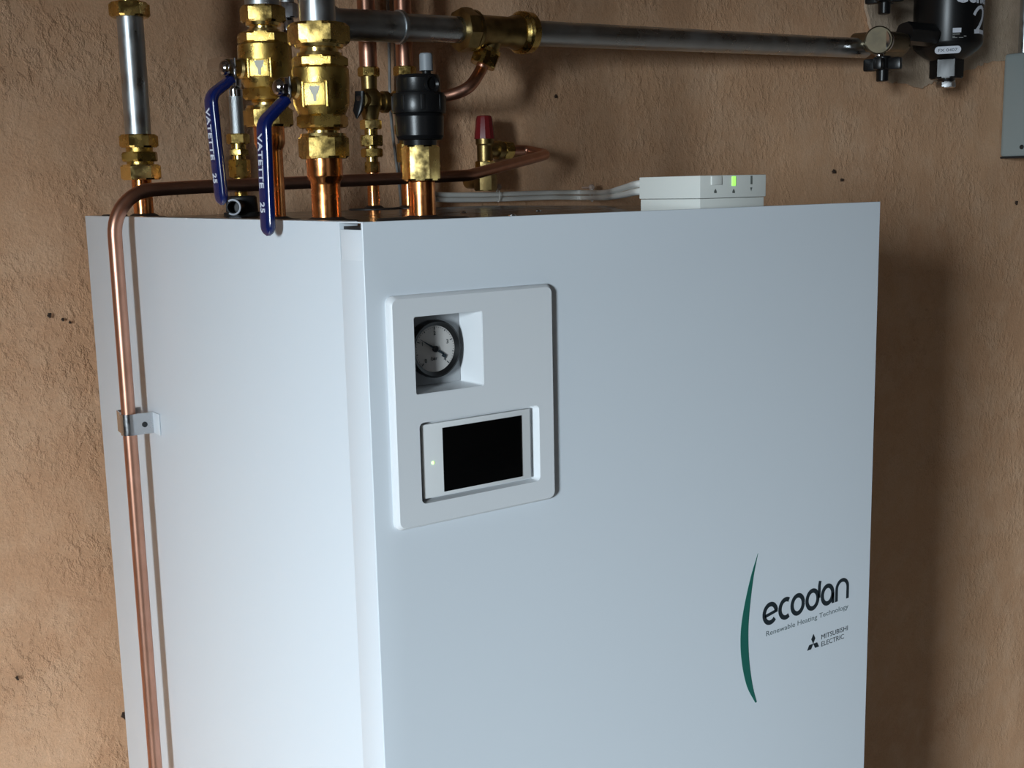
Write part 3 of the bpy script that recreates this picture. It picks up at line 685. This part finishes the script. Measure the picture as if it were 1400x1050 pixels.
# --- long bent copper discharge pipe
zr = 1.637
J = Stack(*[c for c in aty(663, 210, .695)[:2]])
zo = J.z(205)
px_side, py_side = -.024, .495
runR = aty(640, 240, .52); p2 = aty(700, 221, .60); p3 = aty(727, 204, .688)
zl = aty(262, 256, .505)
pts = [(px_side, py_side, .06), (px_side, py_side, aty(190, 262, .50).z), tuple(zl), tuple(runR)]
path = fillet(pts[:3]+[pts[3]], [.048, .02], 12)
tail = fillet([runR-(runR-zl).normalized()*.03, runR, Vector((p3.x+.004, .655, zo-.008)), Vector((J.x+.075, .695, zo)), Vector((J.x+.045, .695, zo))], [.05, .018, .012], 8)
b = tube(bmesh.new(), path[:-1]+tail[1:], .0074, 22)
tag(obj('copper_pipe', b, 'dullcopper'), 'long thin copper pipe bent over the top and running down the cabinet side', 'pipe')

# pipe clip on the side
q0 = atx(163, 579, px_side); zk = aty(182, 580, .49).z
t = thing('pipe_clip', 'shiny steel pipe clip holding the copper pipe to the cabinet side', 'clip', (0, py_side, zk))
hh = .0115
b = bmesh.new()
def strap(pts2, th):
    n = len(pts2); Lf = []; Rt = []
    for i in range(n):
        a = Vector(pts2[max(i-1, 0)]); c = Vector(pts2[min(i+1, n-1)]); d_ = (c-a).normalized(); nn = Vector((-d_.y, d_.x))
        Lf.append(Vector(pts2[i])+nn*th/2); Rt.append(Vector(pts2[i])-nn*th/2)
    bb = bmesh.new(); V = []
    for lst in (Lf, Rt): V.append([(bb.verts.new((p.x, p.y, zk-hh)), bb.verts.new((p.x, p.y, zk+hh))) for p in lst])
    for i in range(n-1):
        bb.faces.new((V[0][i][0], V[0][i+1][0], V[0][i+1][1], V[0][i][1])); bb.faces.new((V[1][i][0], V[1][i][1], V[1][i+1][1], V[1][i+1][0]))
        bb.faces.new((V[0][i][1], V[0][i+1][1], V[1][i+1][1], V[1][i][1])); bb.faces.new((V[0][i][0], V[1][i][0], V[1][i+1][0], V[0][i+1][0]))
    for i in (0, n-1): bb.faces.new((V[0][i][0], V[0][i][1], V[1][i][1], V[1][i][0]))
    return bb
YP = py_side-.0092
arcp = [(px_side+.0085*math.cos(math.radians(a)), py_side+.0085*math.sin(math.radians(a))) for a in range(262, 121, -14)]
b = strap([(-.0006, YP), (-.0215, YP)]+arcp+[(-.0295, py_side+.010), (-.0275, py_side+.028), (-.0008, py_side+.031)], .0014)
obj('strap', b, 'steel', t)
b = lathe(bmesh.new(), (-.0105, YP-.0006, zk-.001), (0, -1, 0), [(0, .0030), (.0008, .0030), (.0012, .0020)], 16); obj('screw', b, 'dark', t)
b = BX((-.0010, YP-.0200, zk-hh), (-.0001, YP-.0005, zk+hh), .0003); obj('foot', b, 'white', t)

# --- safety valve at the wall
rJ = face_rot(J.x, J.y, 0)
t = thing('safety_valve', 'small brass pressure relief valve with dark red cap', 'valve', (J.x, J.y, J.z(262)))
b = bmesh.new(); J.cyl(b, [(190, 14), (186, 13.8), (163, 11.2), (159, 10), (158, 8)], 12); obj('red_cap', b, 'red', t, label='dark red ribbed cap')
b = bmesh.new(); J.cyl(b, [(189, 12.5), (197, 12.5), (199, 11), (220, 11), (222, 12)])
lathe(b, (J.x, J.y, zo), (1, 0, 0), [(0, .0105), (.021, .0105)], 24); obj('body', b, 'dullbrass', t)
b = lathe(bmesh.new(), (J.x, J.y, zo), (1, 0, 0), [(.020, .0140), (.023, .0145), (.028, .0140), (.0285, .0115), (.033, .0115)], 24); obj('outlet_collar', b, 'dullbrass', t)
b = hexa(bmesh.new(), (J.x, J.y, zo), (1, 0, 0), .032, .047, .0140, .2); obj('outlet_nut', b, 'brass', t)
b = bmesh.new(); J.hx(b, 220, 230, 14, rJ); obj('collar_nut', b, 'brightbrass', t)
b = bmesh.new(); J.hx(b, 229, 261, 16, rJ); lathe(b, (J.x, J.y, J.z(248)), (0, 1, 0), [(0, .010), (YW-J.y+.004, .010)], 18); obj('inlet_block', b, 'dullbrass', t)

# --- horizontal galvanised pipe with tee
gL = aty(500, 35, .603); gR = aty(1182, 66, .674); gd = (gR-gL).normalized(); RG = .0175
def gp_at(u, fr=None):   # distance along the run for a pixel column
    lo, hi = -.5, 2.
    for _ in range(40):
        m_ = (lo+hi)/2; p = gL+gd*m_; uu = 700+FPX*(p-CAM).dot(RT)/(p-CAM).dot(FW)
        if uu < u: lo = m_
        else: hi = m_
    return lo
tT0, tT1 = gp_at(627), gp_at(726)
b = tube(bmesh.new(), [gL+gd*(tT1-.012), gR], RG, 32)
tag(obj('galvanised_pipe', b, 'zinc'), 'long horizontal galvanised pipe from the brass tee to the black filter', 'pipe')
t = thing('galvanised_elbow_pipe', 'galvanised pipe with bend running behind the front ball valve to the tee', 'pipe', gL)
e1 = gL-gd*.075
b = tube(bmesh.new(), fillet([e1+Vector((0, 0, .75-(e1.z-1.749))), e1, gL+gd*(tT0+.012)], .042, 12), RG, 32); obj('pipe', b, 'zinc', t)
tl = gp_at(548)
pth = fillet([e1+Vector((0, 0, .07)), e1, gL+gd*tl], .042, 12)
b = tube(bmesh.new(), pth, RG+.0021, 32); lathe(b, gL+gd*(tl-.006), gd, [(0, RG+.001), (.001, RG+.0042), (.006, RG+.0042), (.008, RG+.001)], 32); obj('press_sleeve', b, 'zinc', t)
t = thing('tee_fitting', 'large brass compression tee on the horizontal galvanised pipe', 'pipe fitting', gL+gd*(tT0+.05))
Lt = tT1-tT0; o_ = gL+gd*tT0
b = lathe(bmesh.new(), o_, gd, [(0, .024), (.002, .0290), (.012, .0300), (.020, .0290), (.022, .0265)], 8, .2); obj('nut', b, 'dullbrass', t)
b = lathe(bmesh.new(), o_, gd, [(.021, .0275), (.026, .0275), (.030, .0240), (.040, .0212), (Lt-.042, .0205), (Lt-.032, .0235), (Lt-.024, .0235)], 32)
bd = Vector((-.38, .12, -.92)).normalized(); bo = gL+gd*gp_at(677)
lathe(b, bo, bd, [(0, .016), (.026, .0145), (.034, .0130)], 24); obj('body', b, 'dullbrass', t)
b = lathe(bmesh.new(), o_, gd, [(Lt-.026, .0250), (Lt-.022, .0290), (Lt-.019, .0268), (Lt-.016, .0292), (Lt-.004, .0285), (Lt, .024)], 32); obj('ring_nut', b, 'brass', t)
b = hexa(bmesh.new(), bo, bd, .030, .050, .0200, .1); lathe(b, bo, bd, [(.026, .0185), (.031, .0185)], 24); obj('branch_nut', b, 'brass', t)
s0 = bo+bd*.046
b = tube(bmesh.new(), catmull([s0, s0+bd*.012, aty(644, 116, .612), aty(628, 126, .618), aty(606, 132, .63), aty(570, 136, .645), aty(552, 137, pF.y)], 8), .0082, 20)
tag(obj('copper_pipe', b, 'dullcopper'), 'curved copper pipe sweeping from the brass tee to behind the air vent', 'pipe')

# --- filter group at the right
FXp = aty(1296, 40, .660); FS = Stack(FXp.x, FXp.y); FS.sc = depth((FXp.x, FXp.y, 1.85))/FPX
t = thing('magnetic_filter', 'black cylindrical magnetic filter with white lettering on the wall', 'filter', (FS.x, FS.y, FS.z(120)))
Rf = 45.5*FS.sc
b = lathe(bmesh.new(), (FS.x, FS.y, 0), (0, 0, 1), [(FS.z(83), 21*FS.sc), (FS.z(78), 30*FS.sc), (FS.z(70), 40*FS.sc), (FS.z(64), 44.5*FS.sc), (FS.z(60), Rf), (2.12, Rf), (2.14, Rf*.9)], 56); obj('canister', b, 'black', t)
b = bmesh.new(); FS.hx(b, 80, 108, 22.5, face_rot(FS.x, FS.y, -2)); obj('drain_hexagon', b, 'black', t)
b = bmesh.new(); FS.cyl(b, [(107, 11), (112, 12)]); obj('drain_collar', b, 'chrome', t)
b = bmesh.new(); FS.hx(b, 112, 120, 13, face_rot(FS.x, FS.y, 6)); obj('drain_nut', b, 'steel', t)
fa = math.atan2(CAM.y-FS.y, CAM.x-FS.x)
def wrap(bm, u_left, z0, R=Rf):
    """bend flat lettering (x along, y up, z outward) round the canister; u_left gives the angle of its start"""
    for v in bm.verts:
        s_ = u_left+v.co.x/R; a = fa+s_
        v.co = Vector((FS.x+math.cos(a)*(R+.0003+v.co.z), FS.y+math.sin(a)*(R+.0003+v.co.z), z0+v.co.y))
    return bm
def ang(u, half=45.5): return math.asin(max(-1, min(1, (u-1296)/half)))
tt = fit_width(text_bm('Central', .040, .0003, bold=.0008), .115); obj('wordmark', wrap(tt, ang(1303), FS.z(10)), 'print', t, smooth=0)
tt = bmesh.new(); w2 = .0062
def rib2(bm, pts, w):
    for i in range(len(pts)-1):
        a, c = Vector(pts[i]), Vector(pts[i+1]); d_ = (c-a).normalized(); nn = Vector((-d_.y, d_.x))*w/2
        vs = [bm.verts.new((p.x, p.y, z)) for z in (0, .0004) for p in (a+nn, c+nn, c-nn, a-nn)]
        bm.faces.new(vs[4:]); bm.faces.new(vs[:4])
        for k in range(4): bm.faces.new((vs[k], vs[(k+1) % 4], vs[4+(k+1) % 4], vs[4+k]))
a1330 = ang(1331)
rib2(tt, [(0, .033), (.004, .040), (.012, .047), (.022, .049), (.029, .044), (.030, .036), (.026, .026), (.016, .013), (.006, .003)], w2)
rib2(tt, [(.002, .003), (.016, .004), (.034, .003)], .0075)
obj('numeral', wrap(tt, a1330-.10, FS.z(51)), 'print', t, smooth=0)
tt = bmesh.new(); rib2(tt, [(0, .004), (.0155, .004)], .0085); obj('white_bar', wrap(tt, ang(1302), FS.z(50)), 'print', t, smooth=0)
b = bmesh.new(); tt = bmesh.new(); rib2(tt, [(0, .008), (.013, .008)], .0015); rib2(tt, [(0, .004), (.026, .004)], .0012); rib2(tt, [(0, .0015), (.020, .0015)], .0010); merge(b, wrap(tt, ang(1302), FS.z(58)))
obj('small_print', b, 'wire', t, smooth=0)
# oval tag on the taper
a = fa+.02; nn = Vector((math.cos(a), math.sin(a), -.25)).normalized(); tx = Vector((-math.sin(a), math.cos(a), 0)); upv = nn.cross(tx); upv = upv if upv.z > 0 else -upv
oc = Vector((FS.x, FS.y, FS.z(72)))+Vector((math.cos(a), math.sin(a), 0))*(.0585)
b = bmesh.new(); prism(b, rrect(-.0235, -.0068, .0235, .0068, .0066), -.0045, 0)
for v in b.verts: v.co = oc+tx*v.co.x+upv*v.co.z+nn*(v.co.y+.004)
tg = obj('oval_tag', b, 'print', t, smooth=0, label='small white oval tag')
b = place(fit_width(text_bm('FX 0407', .008, .0002), .034), oc+nn*.0042-tx*.017-upv*.0028, tx, upv); obj('tag_lettering', b, 'ink', tg, smooth=0)
# black unions left and right of the canister, on the pipe line
zf = FS.z(52)
b = bmesh.new(); lathe(b, (FS.x, FS.y, zf), (-1, 0, 0), [(Rf*.8, .019), (Rf+.020, .019)], 24); xu = FS.x-aty(1238, 52, .645).x; hexa(b, (FS.x, FS.y-.012, zf), (-1, 0, 0), Rf+.004, xu, .0215, .2); obj('inlet_union', b, 'black', t)
b = bmesh.new(); lathe(b, (FS.x, FS.y, zf+.16), (-1, 0, 0), [(Rf*.8, .020), (Rf+.032, .020)], 24); obj('outlet_union', b, 'black', t)

def knob_valve(z, label, first):
    vx = aty(1183, 55, .655).x
    t = thing('isolating_valve', label, 'valve', (vx, .655, z-.07), 'black-knobbed valves on the filter')
    xe = aty(1234, 52, .645).x
    yv = .660
    b = lathe(bmesh.new(), (vx+.001, yv-.034, z), (.70, .71, 0), [(0, .0225), (.0015, .0248), (.013, .0248), (.016, .0210)], 36); obj('end_cap', b, 'tarnish', t)
    b = lathe(bmesh.new(), (vx-.006, yv-.028, z), (1, 0, 0), [(.016, .0215), (.022, .0205), (.0225, .017), (.028, .017), (.029, .0195), (.033, .0195)], 32); obj('ring', b, 'chrome', t)
    b = lathe(bmesh.new(), (vx-.006, yv-.020, z), (1, 0, 0), [(.026, .018), (.05, .018), (xe-vx-.002, .0165)], 28)
    hexa(b, (vx-.006, yv-.008, z), (1, 0, 0), .048, xe-vx+.012, .0235, .3)
    lathe(b, (vx+.010, yv-.016, z), (.0, 1, 0), [(0, .017), (.040, .019)], 24); obj('body', b, 'tarnish', t)
    b = lathe(bmesh.new(), (vx+.012, yv-.024, z), (.05, -.1, -1), [(.014, .009), (.032, .0085)], 20); obj('stem', b, 'chrome', t)
    kc = Vector((vx+.016, yv-.032, z))
    b = bmesh.new(); lathe(b, kc, (0, 0, -1), [(.028, .013), (.030, .0145), (.050, .0145), (.052, .011), (.071, .0105), (.072, .009)], 24)
    for k in range(4):
        a = k*PI/2+.35; d_ = Vector((math.cos(a), math.sin(a), 0)); e_ = Vector((-d_.y, d_.x, 0)); bb = BX((.008, -.0078, -.053), (.034, .0078, -.031), .0045)
        for v in bb.verts: v.co = kc+d_*v.co.x+e_*v.co.y+Vector((0, 0, v.co.z))
        merge(b, bb)
    obj('knob', b, 'black', t, label='black four-winged knob')
    return t
zv = zrow(aty(1183, 55, .655).x, .655, 57)
knob_valve(zv, 'lower brass valve with round end face and black knob, left of filter', True)
knob_valve(zv+.118, 'upper valve whose black knob hangs down from the frame top', False)

# grey housing at the right edge
g0 = aty(1372, 74, YW); g1 = aty(1368, 215, YW)
t = thing('grey_housing', 'grey plastic housing cut by the right edge of the frame', 'box', (g0.x+.075, .69, g1.z))
b = BX((g0.x, .628, g1.z), (g0.x+.15, YW-.001, g0.z), .009, 4); obj('body', b, 'greypipe', t)
obj('base_rim', BX((g0.x+.001, .632, g1.z-.003), (g0.x+.149, YW-.002, g1.z+.001), .001), 'dark', t)
q = atx(1397, 201, g0.x); b = lathe(bmesh.new(), (g0.x+.0005, q.y, q.z), (-1, 0, 0), [(0, .005), (.0012, .005), (.0016, .004)], 16); obj('screw', b, 'dark', t)
b = tube(bmesh.new(), [(g0.x+.020, .705, g0.z-.004), (g0.x+.020, .705, 2.499)], .012, 20)
tag(obj('galvanised_pipe', b, 'zinc'), 'thin pipe entering the top of the grey housing', 'pipe')

# --- room thermostat receiver on the top
c = aty(957, 284, .020); x0_, y0_ = c.x, .020
zb = TP; x1_ = aty(1047, 278, y0_).x; y1_ = atx(874, 279, x0_).y
y1_ = min(max(y1_, .09), .12)
zt = zrow(x0_, y0_, 240)
t = thing('thermostat_receiver', 'small cream control box with green light on the cabinet top', 'control box', ((x0_+x1_)/2, (y0_+y1_)/2, zb))
zs = zrow(x0_, y0_, 272)
b = BX((x0_+.0008, y0_+.0008, zb), (x1_-.0018, y1_-.001, zs), .0008); obj('base', b, 'cream', t)
b = BX((x0_, y0_, zs+.0003), (x1_, y1_, zt), .0010); cv = obj('cover', b, 'cream', t)
def fx(u): return aty(u, 250, y0_).x
zz = lambda v, u=990: aty(u, v, y0_).z
b = BX((fx(1000.5), y0_-.0008, zz(254, 1003)), (fx(1005.5), y0_+.002, zt-.0012), .0004); obj('status_light', b, 'status', cv, label='green lit slot')
b = bmesh.new(); bx(b, (fx(1026), y0_-.0002, zz(252, 1026)), (fx(1028.5), y0_+.002, zt-.001)); obj('slot', b, 'creamdark', cv, smooth=0)
b = BX((fx(972), y0_-.0012, zz(253, 979)), (fx(986), y0_+.001, zt-.0006), .0006); obj('push_button', b, 'cream', cv)
s = .0016
for u in (978, 1003):
    px_, pz_ = fx(u), zz(262.5, u); obj('symbol', prism(bmesh.new(), [(px_-s, pz_-s*.6), (px_+s, pz_-s*.6), (px_+s, pz_+s*.5), (px_, pz_+s*1.9), (px_-s, pz_+s*.5)], y0_-.0002, y0_+.0002), 'creamdark', cv, smooth=0)
px_, pz_ = fx(1027), zz(258.5, 1027); obj('symbol', prism(bmesh.new(), [(px_-s*.9, pz_+s), (px_+s*.9, pz_+s), (px_, pz_-s*1.2)], y0_-.0002, y0_+.0002), 'creamdark', cv, smooth=0)
# cables
yC = .712
for k, (dz, dy) in enumerate(((.0035, .0), (-.0040, -.001))):
    pts = [aty(560, 262, yC)+Vector((0, dy, dz)), aty(600, 269, yC)+Vector((0, dy, dz)), aty(650, 269.5, yC)+Vector((0, dy, dz)), aty(690, 268.5, yC)+Vector((0, dy, dz)),
           aty(750, 266.5, yC-.004)+Vector((0, dy, dz)), aty(800, 266+k, yC-.012)+Vector((0, dy, dz))]
    pe = Vector((x0_+.03, y1_+.0045, 1.6235-.0085*k))
    if k == 0: mid = [atZ(828, 263, 1.56), atZ(854, 256.5, 1.30), atZ(872, 251.5, 1.165)]
    else: mid = [atZ(828, 270, 1.56), atZ(854, 266, 1.31), atZ(872, 262, 1.172)]
    pts += mid+[pe]
    b = tube(bmesh.new(), catmull(pts, 8), .0036, 12)
    tag(obj('white_cable', b, 'cable'), ('upper of two white cables along the wall to the control box' if k == 0 else 'lower of two white cables along the wall to the control box'), 'cable', 'white cables to the control box')
for u, lab in ((684, 'left one'), (812, 'right one')):
    q = aty(u, 267, yC-.004)
    t = thing('cable_clip', 'small clip tying the white cables to the wall, '+lab, 'clip', q, 'clips on the white cables')
    pts = [q+Vector((-.004+.004*math.cos(a)*.4, .0065*math.cos(a), .0095*math.sin(a))) for a in [2*PI*k/16 for k in range(17)]]
    b = tube(bmesh.new(), pts, .0009, 6, False); obj('tie', b, 'cable', t)
    b = lathe(bmesh.new(), q+Vector((.004, .012, .0125)), (0, -1, 0), [(0, .0050), (.003, .0050), (.005, .003)], 14); lathe(b, q+Vector((.004, .012, .0125)), (0, 1, 0), [(0, .0015), (YW-q.y-.010, .0015)], 8); obj('nail_head', b, 'clipcol', t)
# grey wires on the wall
for k, (ua, ub, r_, lab) in enumerate(((530, 534, .0022, 'left of two thin grey wires running down the plaster'), (539, 545, .0026, 'right of two thin grey wires running down the plaster'))):
    a, bb = aty(ua, 0, .728), aty(ub, 150, .728); c2_ = aty(547+k*2, 262, .728); top = a+(a-bb)*3.2; top.x = a.x; top.z = 2.499
    b = tube(bmesh.new(), catmull([top, a, bb, c2_, c2_+Vector((.002, 0, -.06))], 6), r_, 10)
    tag(obj('grey_wire', b, 'wire'), lab, 'wire', 'thin grey wires on the plaster')
# tiny screws on the top
for k, (u, y) in enumerate(((633, .30), (735, .25), (700, .12))):
    lo = aty(u, 285, y); lo.z = TP
    b = lathe(bmesh.new(), (lo.x, y, TP-.0005), (0, 0, 1), [(0, .0038), (.0018, .0034), (.0026, .002)], 14); obj('top_screw', b, 'steel', cab)
